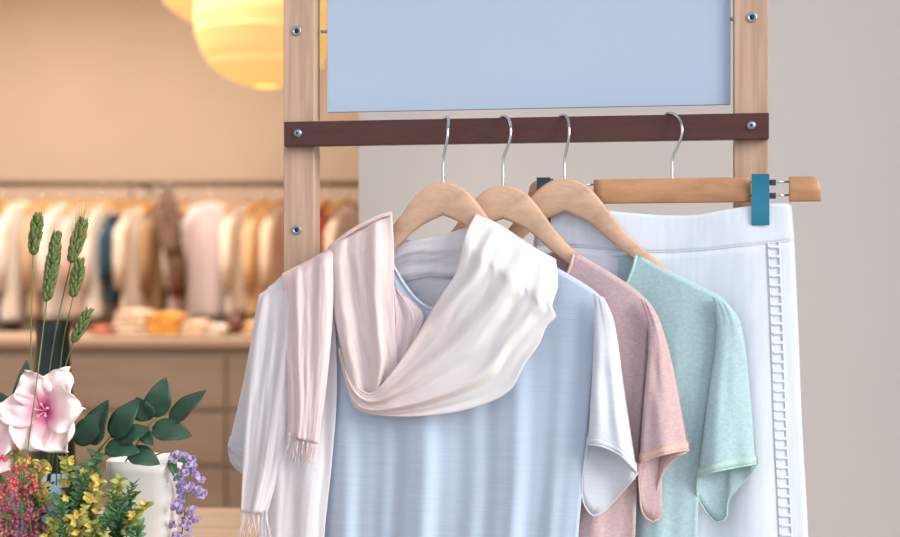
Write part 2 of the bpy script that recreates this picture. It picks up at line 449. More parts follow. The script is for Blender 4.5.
for py in (184, 197):
    z = tpx(672, py).z
    MB().box(apT+TP.U*(tu(769.5))+TP.N*(-.005)+Zv*(z-zt-.0045), TP.U*.010, TP.N*.010, Zv*.009).build('clip_slider', M['darkclip'], t, bevel=.001)
MB().tube(hook_pts(apT, TP, -.016), .0024, 10).build('hook', M['chrome'], t)

# ------------------------------------------------------------------ garments
def nz(x, y, z): return mnoise.noise(Vector((x, y, z)))
def tee_body(pl, top, left, right, neck, dip, D=.018, A=.010, folds=(3.3, 6.1), ph=(0.4, 1.7), seed=0, NS=72, NT=60, back_dip=6):
    T, Lf, Rf = poly(top), poly(left), poly(right)
    s0, s1 = neck
    def P2(s, t, front):
        a, b = Lf(t), Rf(t)
        base = a.lerp(b, s)
        lt = left_top.lerp(right_top, s)
        tp = T(s).copy()
        if s0 < s < s1:
            k = math.sin(PI*(s-s0)/(s1-s0))
            tp.y += (dip if front else back_dip)*k**.75
        return base + (tp-lt)*(1-t)**2.2
    left_top, right_top = Lf(0), Rf(0)
    def off(s, t, front):
        prof = max(0, 1-abs(2*s-1)**3)**.5
        ramp = .55+.45*min(1, t/.12)**.55
        if s0 < s < s1: ramp = max(ramp, .45*math.sin(PI*(s-s0)/(s1-s0))**.5)
        d = max(D*max(prof, .35)*ramp, .0118*min(1, prof*1.25))
        w = s + .04*nz(s*3, t*2, seed) + .05*(t-.5)*math.sin(5*s+seed)
        k = (.15+.85*min(1, t/.75))
        f = math.sin(2*PI*folds[0]*w+ph[0]) + .6*math.sin(2*PI*folds[1]*w+ph[1]) + .25*math.sin(2*PI*13*w+seed)
        f += 1.2*nz(s*5+seed, t*3, 2.2)
        fold = A*prof**.6*k*f*.55*min(1, t/.2)
        return -(d)+fold if front else d*.8+fold*.5
    rows = []
    r = []
    for j in list(range(NS+1))+list(range(NS-1, 0, -1)):
        s = j/NS; fr_ = len(r) <= NS
        q = P2(s, 0, fr_)
        o = off(s, 0, fr_) if s0-.01 < s < s1+.01 else 0
        r.append(pl.p(q.x, q.y-(0 if s0-.01 < s < s1+.01 else 2.5), o))
    rows.append(r)
    for i in range(NT+1):
        t = (i/NT)**1.15
        r = []
        for j in range(NS+1):
            s = j/NS; q = P2(s, t, True); r.append(pl.p(q.x, q.y, off(s, t, True)))
        for j in range(NS-1, 0, -1):
            s = j/NS; q = P2(s, t, False); r.append(pl.p(q.x, q.y, off(s, t, False)))
        rows.append(r)
    nk = []
    K = 40
    for j in range(K+1):
        s = s0+(s1-s0)*j/K; q = P2(s, 0, True); nk.append(pl.p(q.x, q.y+1.5, off(s, 0, True)-.0006))
    for j in range(K-1, 0, -1):
        s = s0+(s1-s0)*j/K; q = P2(s, 0, False); nk.append(pl.p(q.x, q.y+1.5, off(s, 0, False)+.0006))
    return MB().grid(rows, cu=True), nk

def sleeve(pl, left, right, fhem, bhem, h=.02, base=0.0, dimple=.2, rec=.0, seed=1, NS=22, NT=34, band=.0):
    """a hanging sleeve lofted from the shoulder to its open hem; front and back hems differ, so the mouth shows"""
    Lf, Rf, FH, BH = poly(left), poly(right), poly(fhem), poly(bhem)
    rows = []; hem = []
    def pt(s, t, front):
        a, b = Lf(t), Rf(t)
        q = a.lerp(b, s)
        H = FH(s) if front else BH(s)
        base_end = Lf(1).lerp(Rf(1), s)
        q = q + (H-base_end)*t**3.0
        hh = h*(.22+.78*t**.7)
        o = hh*max(0, math.sin(PI*s))**.6
        o += .30*hh*math.sin(2*PI*1.5*s+seed)*t*math.sin(PI*s)
        o *= 1-dimple*math.exp(-((s-.4)/.16)**2)*(1-t)
        o += .003*nz(s*4, t*4, seed)*math.sin(PI*s)
        bb = base + rec*s*min(1, t*2)*(1 if front else 1-.6*t**3)
        return pl.p(q.x, q.y, bb - o if front else bb + o*.9)
    def ring(t): return [pt(j/NS, t, True) for j in range(NS+1)] + [pt(j/NS, t, False) for j in range(NS-1, 0, -1)]
    rows = [ring(i/NT) for i in range(NT+1)]
    hemrows = [ring(.95), ring(.975), ring(1.0)]
    return MB().grid(rows, cu=True), hemrows

def swell(rows, k):
    """push a ring outward a little, to lie over what it binds"""
    out = []
    for r in rows:
        c = sum(r, Vector())/len(r)
        out.append([p+(p-c).normalized()*k for p in r])
    return out

def make_tee(name_label, cat, group, pl, mats, body, sleeves, D, seed, A=.010):
    base = pl.p(body['top'][len(body['top'])//2][0], 700)
    t = thing('knit_top', base, name_label, cat, group)
    mbd, nk = tee_body(pl, body['top'], body['left'], body['right'], body['neck'], body['dip'], D=D, A=A, seed=seed, folds=body.get('folds', (3.3, 6.1)), ph=body.get('ph', (.4, 1.7)), back_dip=body.get('bd', 6))
    bd = mbd.build('body', mats[0], t, solid=.0011)
    MB().tube(nk+[nk[0], nk[1]], .0026, 8, cap=False).build('neckband', mats[1], t)
    for sl in sleeves:
        m, hr = sleeve(pl, **sl)
        so = m.build('sleeve', mats[2] if len(mats) > 2 else mats[0], t, solid=.0011)
        h2 = swell(hr, .0016)
        MB().grid(h2, cu=True).build('hem', mats[1], so, solid=.0012)
        en_ = swell([hr[2]], .0012)[0]
        MB().tube(en_+[en_[0], en_[1]], .0016, 6, cap=False).build('hem_edge', mats[1], so)
        st_ = swell([hr[0]], .0026)[0]
        MB().tube(st_+[st_[0], st_[1]], .0008, 6, cap=False).build('stitch_line', mats[1], so)
    return t

# pale blue top at the front
make_tee('pale blue short sleeved knit top at the front, with a scarf round its neck', 'top', 'knit tops on the stand', HP[0], (M['tee'], M['teecuff'], M['teecuff']),
    dict(top=[(264, 296), (288, 274), (330, 254), (378, 240), (400, 234), (443, 236), (486, 234), (520, 250), (560, 272), (590, 290), (604, 302)],
         left=[(264, 296), (296, 350), (310, 430), (316, 537), (318, 680)], right=[(604, 302), (594, 370), (587, 440), (578, 537), (570, 680)],
         neck=(.36, .64), dip=72, folds=(3.4, 6.3), ph=(2.6, 1.1)),
    [dict(left=[(594, 293), (594, 340), (591, 400), (588, 445)], right=[(604, 298), (614, 322), (624, 390), (637, 472)],
          fhem=[(588, 445), (602, 447), (620, 456), (637, 473)], bhem=[(588, 446), (583, 478), (584, 502), (593, 515), (603, 511), (620, 493), (637, 474)], h=.020, base=-.022, rec=.024, seed=1),
     dict(left=[(266, 293), (254, 330), (243, 385), (229, 445)], right=[(290, 284), (296, 340), (300, 400), (300, 455)],
          fhem=[(229, 445), (236, 452), (262, 462), (300, 462)], bhem=[(229, 447), (232, 462), (244, 473), (270, 478), (300, 466)], h=.014, base=.004, seed=2)],
    D=.016, A=.0125, seed=1.3)
# dusty pink top behind it
make_tee('dusty pink short sleeved knit top hanging second from the front', 'top', 'knit tops on the stand', HP[1], (M['pink'], M['pinkcuff']),
    dict(top=[(330, 304), (356, 284), (400, 266), (432, 258), (446, 252), (503, 254), (562, 248), (574, 254), (602, 270), (634, 291), (650, 306)],
         left=[(330, 304), (362, 350), (372, 430), (374, 537), (376, 680)], right=[(650, 306), (645, 380), (639, 450), (635, 537), (632, 680)],
         neck=(.40, .735), dip=78, folds=(3.1, 5.6), ph=(1.2, .3)),
    [dict(left=[(641, 299), (649, 330), (644, 400), (639, 462)], right=[(650, 303), (660, 322), (674, 372), (688, 450)],
          fhem=[(639, 464), (654, 458), (672, 453), (689, 450)], bhem=[(639, 465), (640, 490), (643, 513), (653, 521), (662, 513), (657, 490), (669, 463), (689, 451)], h=.017, base=-.018, rec=.020, seed=3),
     dict(left=[(331, 302), (318, 340), (308, 390), (298, 450)], right=[(352, 292), (358, 345), (362, 405), (364, 460)],
          fhem=[(298, 450), (310, 456), (340, 462), (364, 464)], bhem=[(298, 452), (310, 470), (340, 476), (364, 466)], h=.012, base=0, seed=4)],
    D=.014, seed=4.1)
# mint top
make_tee('mint green short sleeved knit top hanging third, in front of the white trousers', 'top', 'knit tops on the stand', HP[2], (M['mint'], M['mintcuff']),
    dict(top=[(394, 300), (424, 280), (462, 262), (492, 252), (508, 246), (564, 248), (628, 252), (640, 257), (664, 270), (692, 284), (718, 297), (726, 303)],
         left=[(394, 300), (424, 345), (432, 430), (434, 537), (436, 680)], right=[(726, 303), (716, 360), (702, 450), (697, 537), (694, 680)],
         neck=(.40, .715), dip=78, folds=(3.0, 5.2), ph=(.2, 2.3)),
    [dict(left=[(713, 297), (717, 330), (708, 400), (698, 477)], right=[(726, 302), (740, 322), (750, 390), (757, 464)],
          fhem=[(698, 478), (716, 472), (736, 468), (757, 464)], bhem=[(698, 480), (698, 496), (708, 514), (717, 522), (726, 517), (728, 500), (738, 487), (757, 466)], h=.020, base=-.016, rec=.024, seed=5),
     dict(left=[(395, 298), (382, 335), (372, 390), (362, 450)], right=[(416, 290), (422, 340), (426, 400), (428, 458)],
          fhem=[(362, 450), (374, 456), (404, 462), (428, 462)], bhem=[(362, 452), (374, 468), (404, 474), (428, 464)], h=.012, base=0, seed=6)],
    D=.014, seed=7.7)

# white trousers
t = thing('trousers', TP.p(670, 760), 'white cotton trousers with an openwork stripe down the side, hanging at the far right', 'trousers')
TW = poly([(536, 205), (580, 207), (620, 212), (660, 215), (695, 215), (730, 209), (765, 204), (791, 203)])
TWb = poly([(534, 244), (580, 247), (620, 250), (660, 252), (700, 250), (740, 246), (770, 243), (794, 240)])
TL, TR = poly([(534, 244), (530, 400), (526, 537), (522, 760)]), poly([(794, 240), (798, 330), (802, 430), (808, 537), (816, 760)])
def ring_rows(f, NT, NS=60):
    rows = []
    for i in range(NT+1):
        r = []
        for front in (1, 0):
            rng = range(NS+1) if front else range(NS-1, 0, -1)
            for j in rng:
                p, o = f(j/NS, i/NT, front); r.append(TP.p(p.x, p.y, o))
        rows.append(r)
    return rows
def twf(s, t, front):
    q = TW(s).lerp(TWb(s), t)
    pr = max(0, 1-abs(2*s-1)**6)**.5
    wv = .0035*math.sin(2*PI*2.2*s+.6)+.0025*nz(s*6, t, 3)
    d = .0065+.004*t
    return q, (-d*pr+wv*pr*(.3+.7*t)) if front else (d*pr+wv*pr)
def tbf(s, t, front):
    q = TL(t).lerp(TR(t), s)
    q = q + (TWb(s)-TL(0).lerp(TR(0), s))*(1-t)**2
    pr = max(0, 1-abs(2*s-1)**6)**.5
    wv = .0035*math.sin(2*PI*2.2*s+.6)+.0025*nz(s*6, 1, 3)
    f = .007*math.sin(2*PI*3.1*s+.9+t)*min(1, t*3) + .006*nz(s*5, t*3, 8)*min(1, t*3)
    d = .0105+.006*min(1, t*3)
    w = (wv*(1-min(1, t*3))+f)*pr
    return q, (-d*pr+w) if front else (d*pr+w*.7)
wb = MB().grid(ring_rows(twf, 10), cu=True).build('waistband', M['trousers'], t, solid=.0014)
tb = MB().grid(ring_rows(tbf, 60), cu=True).build('legs', M['trousers'], t, solid=.0012)
sm = []
for j in range(61):
    p, o = tbf(j/60, 0, 1); sm.append(TP.p(p.x, p.y, o-.0008))
MB().tube(sm, .0010, 6).build('waist_seam', M['trousers'], wb)
# openwork stripe: two edge cords and rungs over a recessed strip
st1, st2 = [], []
lm = MB()
def lace_pt(px_s, t, lift):
    p, o = tbf(px_s, t, 1); return TP.p(p.x, p.y, o-lift)
for i in range(90):
    tt = i/89*.78
    st1.append(lace_pt(.900, tt, .0018)); st2.append(lace_pt(.942, tt, .0018))
lm.tube(st1, .0015, 6).tube(st2, .0015, 6)
nr = 42
for i in range(nr):
    tt = (i+.5)/nr*.78
    lm.tube([lace_pt(.900+.042*k/4, tt, .0018) for k in range(5)], .0023, 8)
tag(lm.build('openwork_stripe', M['lace'], tb), 'white ladder lace')
ls = MB().grid([[lace_pt(.900+.042*k/4, i/89*.78, .0006) for k in range(5)] for i in range(90)])
ls.build('stripe_backing', plain('stripe_backing', (164, 190, 224), rough=.9), tb)

# ------------------------------------------------------------------ scarf
sc = thing('scarf', HP[0].p(420, 420), 'sheer pink and white fringed scarf looped round the neck of the pale blue top', 'scarf')
S0 = HP[0]
def ribbon(e0, e1, offf, NS=40, NT=60):
    a, b = poly(e0), poly(e1)
    rows = []
    for i in range(NT+1):
        t = i/NT; p, q = a(t), b(t); r = []
        for j in range(NS+1):
            s = j/NS; x = p.lerp(q, s); r.append(S0.p(x.x, x.y, offf(s, t)))
        rows.append(r)
    return MB().grid(rows)
def rip(s, t, n, seed, amp, drift=0.3):
    w = s + drift*.25*math.sin(t*3+seed) + .08*nz(s*2.5, t*2.0, seed)
    a = math.sin(2*PI*n*w+seed)
    b = math.sin(2*PI*n*2.3*w+seed*2.1+t)
    return amp*(.75*(a-.35*a*a) + .22*b + .9*nz(s*4, t*2.5, seed+4) + .35*nz(s*11, t*5, seed+9) + .22*nz(s*26, t*7, seed+2))
# behind the neck
tag(ribbon([(388, 252), (404, 243), (428, 238), (452, 232), (480, 222)], [(388, 286), (404, 282), (428, 277), (452, 277), (480, 270)],
   lambda s, t: .008 + rip(s, t, 1.6, 2.0, .003) - .004*math.sin(PI*s)).build('back_loop', M['scarfw'], sc, solid=.001))
ribbon([(386, 276), (410, 275), (440, 274), (470, 268)], [(390, 330), (410, 334), (440, 330), (470, 310)],
   lambda s, t: .012 + rip(s, t, 1.2, 5.0, .002)-.004*s).build('inner_loop', M['scarfw'], sc, solid=.001)
# left band of the cowl
ribbon([(392, 213), (394, 249), (394, 292), (396, 339), (397, 366), (386, 396)], [(330, 246), (328, 262), (332, 300), (340, 343), (349, 377), (359, 400)],
   lambda s, t: -.013 - .026*min(1, t/.12)**.7*(.45+.55*math.sin(PI*(.12+.76*s))**.7) + rip(s, t, 1.7, 1.1, .0058) + .012*max(0, t-.75)*4*.5).build('neck_loop', M['scarf'], sc, org=S0.p(420, 300), solid=.001)
# a fold turned inward
ribbon([(394, 286), (395, 310), (396, 340), (398, 366)], [(398, 290), (423, 314), (416, 338), (406, 360)],
   lambda s, t: -.026 + .006*s - rip(s, t, 1.0, 3.3, .003)).build('inner_fold', M['scarfp'], sc, solid=.001)
# right band, sweeping under to the left
ribbon([(476, 214), (466, 233), (456, 272), (438, 300), (411, 345), (388, 377), (370, 393), (352, 378), (340, 346)],
       [(556, 261), (558, 285), (552, 307), (556, 316), (547, 326), (539, 344), (526, 362), (508, 392), (469, 409), (422, 416), (378, 415), (357, 409), (347, 388), (338, 350)],
   lambda s, t: -.015 - .036*min(1, t/.12)**.7*(.40+.60*math.sin(PI*(.10+.80*s))**.7)*(1-.6*max(0, t-.72)/.28) + rip(s, t, 3.0, 6.2, min(1, .3+t*4)*.0075*(1-.8*max(0, t-.55)/.45), .9), NS=60, NT=90).build('neck_loop', M['scarf'], sc, org=S0.p(420, 300), solid=.001)
# shoulders: where the bands turn over to the back
def over(e0):
    a_ = poly(e0); rows = []
    for i in range(41):
        p = a_(i/40)
        rows.append([S0.p(p.x, p.y+2-3.5*min(1, k/4)+max(0, k-8)*3.2, -.018+.034*min(1, k/8)+.002*nz(i*.2, k*.3, 4)) for k in range(15)])
    return MB().grid(rows)
over([(392, 213), (379, 216.5), (351, 231), (328, 248)]).build('shoulder_turn', M['scarf'], sc, org=S0.p(420, 300), solid=.001)
over([(476, 214), (504, 229), (531, 247), (556, 261)]).build('shoulder_turn', M['scarf'], sc, org=S0.p(420, 300), solid=.001)
# tails on the left
def fringe(mb, e0, e1, off, n, ln, seed):
    rnd = random.Random(seed); a = Vector(e0); b = Vector(e1)
    for i in range(n):
        q = a.lerp(b, (i+.5)/n); l = ln*rnd.uniform(.6, 1.15); dx = rnd.uniform(-4, 4); o = off+rnd.uniform(-.003, .003)
        mb.tube([S0.p(q.x, q.y-3, off), S0.p(q.x+dx*.3, q.y+l*.4, o), S0.p(q.x+dx, q.y+l*.8, o+rnd.uniform(-.003, .002)), S0.p(q.x+dx*1.3+rnd.uniform(-2, 2), q.y+l, o)], [.0007, .0007, .0006, .0004], 5)
    return mb
T3 = ribbon([(268, 287), (262, 330), (260, 420), (258, 537), (256, 640)], [(332, 250), (335, 320), (337, 390), (332, 460), (324, 540), (320, 640)],
   lambda s, t: -.024 + rip(s, t, 2.2, 8.1, .0030) - .008*math.sin(PI*s) + .022*max(0, 1-t/.06)).build('tail', M['scarfw'], sc, solid=.001)
fr = MB(); fringe(fr, (256, 639), (320, 639), -.026, 30, 26, 3); fr.build('fringe', M['scarfw'], T3)
T2 = ribbon([(259, 295), (252, 335), (246, 390), (243, 460), (241, 512)], [(306, 262), (300, 335), (290, 400), (279, 470), (267, 514)],
   lambda s, t: -.034 + rip(s, t, 1.6, 4.4, .0034) - .006*math.sin(PI*s) + .020*max(0, 1-t/.06)**2).build('tail', M['scarfw'], sc, solid=.001)
fr = MB(); fringe(fr, (241, 511), (267, 513), -.036, 26, 26, 5); fr.build('fringe', M['scarfw'], T2)
T1 = ribbon([(282, 274), (285, 320), (287, 380), (288, 436)], [(333, 247), (333, 310), (327, 380), (318, 444)],
   lambda s, t: -.042 + rip(s, t, 1.9, 7.0, .0042) - .008*math.sin(PI*s) + .026*max(0, 1-t/.08)**2).build('tail', M['scarfp'], sc, solid=.001)
fr = MB(); fringe(fr, (288, 435), (317, 443), -.046, 30, 26, 7); fr.build('fringe', M['scarfp'], T1)
# dark care label inside the neck
lb = MB().box(HP[0].p(417, 305, .012), HP[0].U*.022, HP[0].N*.0012, Zv*-.012)
lbp = bpy.data.objects['knit_top']
lb.build('care_label', M['label'], lbp, bevel=.0004)

exec_parts = []
# ------------------------------------------------------------------ shop interior
# paper lanterns
def lantern(px, py, Y, r, label):
    c = at(px, py, Y)
    t = thing('paper_lantern', c, label, 'lamp', 'glowing paper lanterns')
    prof = []
    n = 40
    for i in range(n+1):
        a = -PI/2+PI*i/n
        rr = r*max(0, math.cos(a))**.8*(1+.006*math.cos(a*22)); prof.append((max(rr, .05), r*.96*math.sin(a)))
    MB().lathe(prof, c, 40, cap=False).build('paper_shade', M['lamp'], t)
    for a in (-.75, -.25, .25, .75):
        rr = r*math.cos(a)**.8*1.004; z = r*.96*math.sin(a)
        MB().tube([c+Vector((rr*math.cos(2*PI*k/40), rr*math.sin(2*PI*k/40), z)) for k in range(42)], .004, 6, cap=False).build('hoop', M['lampring'], t)
    MB().tube([c+Vector((0, 0, r*.94)), Vector((c.x, c.y, ZC))], .004, 6).build('cord', M['cord'], t)
    return t
lantern(266, 18, 5.2, .278, 'glowing yellow paper lantern, the lower and nearer one beside the left upright')
lantern(232, -52, 5.9, .375, 'glowing yellow paper lantern cut by the picture top, behind the lower lantern')

# rail and counter
YR = 8.0
rl = thing('clothes_rail', at(150, 184, YR), 'long bronze rail along the back wall carrying the shop clothes', 'clothes rail')
zr = at(150, 184, YR).z
MB().tube([(X0+.15, YR, zr), (.25, YR, zr)], .017, 10).build('rail_tube', M['rail'], rl)
for x in (X0+.25, at(131, 184, YR).x, at(340, 184, YR).x+.6):
    MB().tube([(x, YR, zr), (x, YB, zr)], .009, 8).build('wall_bracket', M['rail'], rl)
    MB().tube([(x, YR, zr-.012), (x, YR+.02, zr-.15), (x, YB, zr-.25)], .007, 8).build('brace', M['rail'], rl)

# golden hangers and garments on the rail
def rail_hanger():
    t = thing('shirt_hanger', (0, 0, 0), 'small golden wooden hanger on the back rail', 'hanger', 'golden hangers on the back rail')
    rows = []
    for i in range(-10, 11):
        u = .2*i/10; z = -.09-.07*abs(i/10)**1.2
        rows.append([Vector((u, w, z+h)) for w, h in ((-.008, 0), (.008, 0), (.008, -.03), (-.008, -.03))])
    m = MB().grid(rows, cu=True); n = len(m.v); m.f.append((3, 2, 1, 0)); m.f.append((n-4, n-3, n-2, n-1))
    m.build('shoulder_bar', M['railhanger'], t, bevel=.002)
    MB().tube([(0, 0, -.09), (0, 0, -.056), (.014, .006, -.040), (.026, .012, -.014), (.020, .010, .012), (0, 0, .0205), (-.020, -.010, .012), (-.025, -.012, -.006)], .0022, 6).build('hook', M['chrome'], t)
    return t
rh0 = rail_hanger()
first = [True]
def put_hanger(x, rz, lab):
    if first[0]: o = rh0; first[0] = False
    else:
        o = rh0.copy(); col.objects.link(o)
        for ch in [c for c in rh0.children]:
            c = ch.copy(); col.objects.link(c); c.parent = o
    o.location = (x, YR, zr); o.rotation_euler = (0, 0, rz); o['label'] = lab
    return o
def rail_garment(px, wpx, ytop, ybot, mat_, label, sleeve_mat=None, kind='shirt', seed=0, rz=None, group='garments on the back rail'):
    """a shirt hung on its hanger, turned on the rail so it shows a narrow front"""
    c = at(px, ytop, YR)
    vis = wpx/F*YR
    full = .31
    a = rz if rz is not None else math.acos(min(.97, vis/full))
    ax = Vector((math.cos(a), math.sin(a), 0)); nn = Vector((-math.sin(a), math.cos(a), 0))
    z1 = c.z; z0 = at(px, ybot, YR).z
    t = thing('hanging_shirt' if kind == 'shirt' else kind, (c.x, YR, z0), label, 'shirt' if kind == 'shirt' else kind, group)
    rows = []
    NS = 20
    for i in range(17):
        k = i/16
        wd = full/2*(1.0-.12*math.sin(PI*min(1, k*1.2)))
        ring = []
        for q in range(NS*2):
            th = 2*PI*q/(NS*2)
            u = wd*math.copysign(abs(math.cos(th))**.8, math.cos(th)); w = .04*math.sin(th)*(.35+.65*min(1, k*4))
            w += .012*math.sin(u*40+seed)*min(1, k*2)
            drop = .045*abs(u/(full/2))**1.2*(1-k)
            ring.append(Vector((c.x, YR, 0))+ax*u+nn*w+Zv*(z1-drop+(z0-z1)*k))
        rows.append(ring)
    m = MB().grid(rows, cu=True); m.f.append(tuple(range(NS*2)))
    m.build('body', mat_, t, solid=.003)
    for s in (-1, 1):
        p0 = Vector((c.x, YR, z1-.085))+ax*(s*full/2*.97)
        MB().tube([p0+ax*s*-.03, p0+ax*s*.015-Zv*.08, p0+ax*s*.025-Zv*.25, p0+ax*s*.02-Zv*min(.46, (z1-z0)*.62)], [.03, .042, .038, .032], 10).build('sleeve', sleeve_mat or mat_, t)
    put_hanger(c.x, a, 'golden hanger on the back rail inside the ' + label.split(' on the')[0])
    return t
C = lambda n, rgb, **k: cloth(n, rgb, streak=(8, 8, 2), amount=.10, bump=0, **k)
RG = [
  (2, 20, 203, 345, (120, 116, 122), 'charcoal grey shirt on the back rail at the picture left edge'),
  (22, 22, 201, 322, (236, 220, 204), 'cream shirt on the back rail next to the charcoal shirt'),
  (43, 14, 203, 318, (208, 172, 138), 'tan shirt on the back rail behind the green wheat ears'),
  (62, 20, 203, 320, (240, 226, 214), 'white shirt on the back rail behind the middle wheat ears'),
  (84, 20, 204, 318, (226, 196, 180), 'blush shirt on the back rail beside the dark teal shirt, behind the wheat'),
  (104, 19, 203, 318, (240, 226, 212), 'ivory shirt on the back rail just left of the dark teal shirt'),
  (119.5, 14, 212, 302, (42, 70, 88), 'dark teal shirt on the back rail'),
  (140, 26, 206, 316, (232, 210, 188), 'cream shirt on the back rail just right of the dark teal shirt'),
  (160, 16, 206, 322, (172, 134, 92), 'olive tan shirt on the back rail beside the brown scarf'),
  (184, 18, 203, 316, (222, 198, 180), 'beige shirt on the back rail between the brown scarf and the pale pink shirt'),
  (211, 44, 202, 318, (238, 218, 216), 'wide pale pink shirt on the back rail'),
  (243, 22, 203, 316, (244, 226, 206), 'cream shirt on the back rail right of the wide pale pink shirt'),
  (264, 20, 206, 316, (234, 190, 140), 'golden beige shirt on the back rail, near the left upright'),
  (280, 18, 205, 316, (242, 214, 184), 'pale peach shirt on the back rail, partly behind the left upright'),
  (303, 20, 205, 316, (226, 190, 160), 'sand shirt on the back rail hidden by the left upright'),
  (326, 13, 204, 300, (196, 66, 34), 'red orange shirt on the back rail, just right of the left upright'),
  (347, 26, 207, 310, (246, 220, 196), 'pale peach shirt on the back rail against the partition edge'),
]
for i, (px, w, y1, y2, rgb, lab) in enumerate(RG):
    if 'hidden' in lab: continue
    rail_garment(px, w, y1, y2, C('rail_cloth', rgb), lab, seed=i*1.7)
# the draped brown scarf
q = lambda x, y, dy=0: at(x, y, YR-.26+dy)
bs = thing('draped_scarf', q(172, 290), 'dark brown patterned scarf knotted and draped down from the back rail', 'scarf')
brown = cloth('brown_scarf_cloth', (112, 84, 66), (108, 40, 26), streak=(30, 30, 30), amount=.5, bump=0, blend_axis=2, blend=(.12, -.02))
mbs = MB().tube([q(168, 186, .24), q(165, 198, .1), q(163, 214), q(166, 232), q(172, 246), q(177, 262), q(178, 280), q(177, 297)], [.03, .035, .045, .045, .06, .06, .05, .035], 12)
mbs.build('long_end', brown, bs)
MB().tube([q(169, 190, .2), q(172, 204, .03), q(175, 222, -.02), q(175, 240, -.03), q(171, 252, -.03)], [.02, .03, .03, .04, .03], 10).build('short_end', brown, bs)
MB().ball(q(173, 247, -.04), .055, 10, 8, (1, .8, 1)).build('knot', brown, bs)

# counter with drawers
YC = 7.15
xl, xr = at(-160, 340, YC).x, at(420, 340, YC).x
zt_c = at(150, 337, YC).z
ct = thing('drawer_counter', ((xl+xr)/2, YC+.28, 0), 'long taupe wooden drawer counter under the back rail', 'counter')
MB().box((xl, YC+.02, 0), (xr-xl, 0, 0), (0, .55, 0), (0, 0, zt_c-.05)).build('carcass', M['counter'], ct, bevel=.004)
MB().box((xl-.02, YC-.015, zt_c-.05), (xr-xl+.04, 0, 0), (0, .60, 0), (0, 0, .05)).build('worktop', M['countertop'], ct, bevel=.006)
zz = [at(0, y, YC).z for y in (355, 411, 467, 525, 570)]
cols_ = 3
for k in range(cols_):
    x0 = xl+(xr-xl)*k/cols_+.008; x1 = xl+(xr-xl)*(k+1)/cols_-.008
    for a, b in zip(zz, zz[1:]):
        MB().box((x0, YC-.002, b+.012), (x1-x0, 0, 0), (0, .03, 0), (0, 0, a-b-.024)).build('drawer', M['counter'], ct, bevel=.006)

# folded clothes on the counter
def folded(px0, px1, ybot, hpx, Y, rgb, label, layers=3, dep=.30, seed=0):
    a = at(px0, ybot, Y); b = at(px1, ybot, Y)
    hh = hpx/F*Y; z0 = zt_c+.0015
    w = b.x-a.x
    m = MB()
    lh = hh/layers
    for l in range(layers):
        rows = []
        for i in range(13):
            u = i/12; ring = []
            for k in range(16):
                th = 2*PI*k/16
                yy = math.copysign(abs(math.cos(th))**.35, math.cos(th))*dep/2; zz_ = math.copysign(abs(math.sin(th))**.6, math.sin(th))*lh*.5
                e_ = (max(0, 1-abs(2*u-1)**8))**.5
                ring.append(Vector((a.x+w*u+.006*math.sin(l*2+seed), Y+yy*(1-.05*l)+.008*math.sin(u*9+l+seed), z0+lh*(l+.5)+zz_*(.25+.75*e_)+.006*math.sin(u*6+seed+l)*(l > 0))))
            rows.append(ring)
        b0 = len(m.v); m.grid(rows, cu=True); m.f.append(tuple(b0+k for k in range(16))); n = len(m.v); m.f.append(tuple(n-16+k for k in range(16)))
    return tag(m.build('folded_garment', C('folded_cloth', rgb), smooth=True), label, 'folded clothes', 'folded clothes on the counter')
folded(96, 118, 322, 8, 7.44, (206, 120, 96), 'flat red pink folded garment at the left of the counter', 2, seed=1)
folded(119, 152, 322, 24, 7.48, (236, 208, 180), 'tall cream folded stack of knitwear on the counter below the dark teal shirt', 4, seed=2)
folded(153, 184, 330, 22, 7.40, (238, 174, 84), 'bright orange folded garment on the counter under the brown scarf', 3, seed=3)
folded(186, 210, 330, 14, 7.42, (244, 212, 176), 'pale peach folded garment on the counter right of the orange one', 2, seed=4)
folded(211, 229, 330, 10, 7.40, (240, 222, 204), 'off white folded garment on the counter left of the dark brown pouch', 2, seed=5)
folded(246, 290, 330, 13, 7.40, (246, 206, 156), 'golden folded garment on the counter beside the pale blue top', 2, seed=6)
pc = at(237, 322, 7.45)
tp_ = thing('pouch', (pc.x, 7.45, zt_c), 'small dark brown pouch standing on the counter', 'pouch')
MB().lathe([(.05, .001), (.062, .02), (.06, .07), (.04, .105), (.028, .115), (.036, .135)], (pc.x, 7.45, zt_c), 18).build('bag', plain('brown_leather', (96, 52, 34), rough=.5), tp_)
MB().lathe([(.031, .111), (.033, .116), (.031, .121)], (pc.x, 7.45, zt_c), 18).build('drawstring', plain('drawstring', (60, 34, 24)), tp_)

# ------------------------------------------------------------------ flowers
YT = 2.10
tz = .86
tb_ = thing('flower_table', at(60, 537, 2.15), 'low wooden table under the flower pots', 'table')
tb_.location.z = 0; ORG[tb_.name] = Vector(tb_.location)
x0t, x1t = at(-60, 500, YT).x, at(205, 500, YT).x
MB().box((x0t, 1.86, tz-.03), (x1t-x0t, 0, 0), (0, 1.15, 0), (0, 0, .03)).build('tabletop', M['table'], tb_, bevel=.004)
for x in (x0t+.02, x1t-.06):
    for y in (1.88, 2.95):
        MB().box((x, y, 0), (.04, 0, 0), (0, .04, 0), (0, 0, tz-.03)).build('leg', M['table'], tb_, bevel=.003)

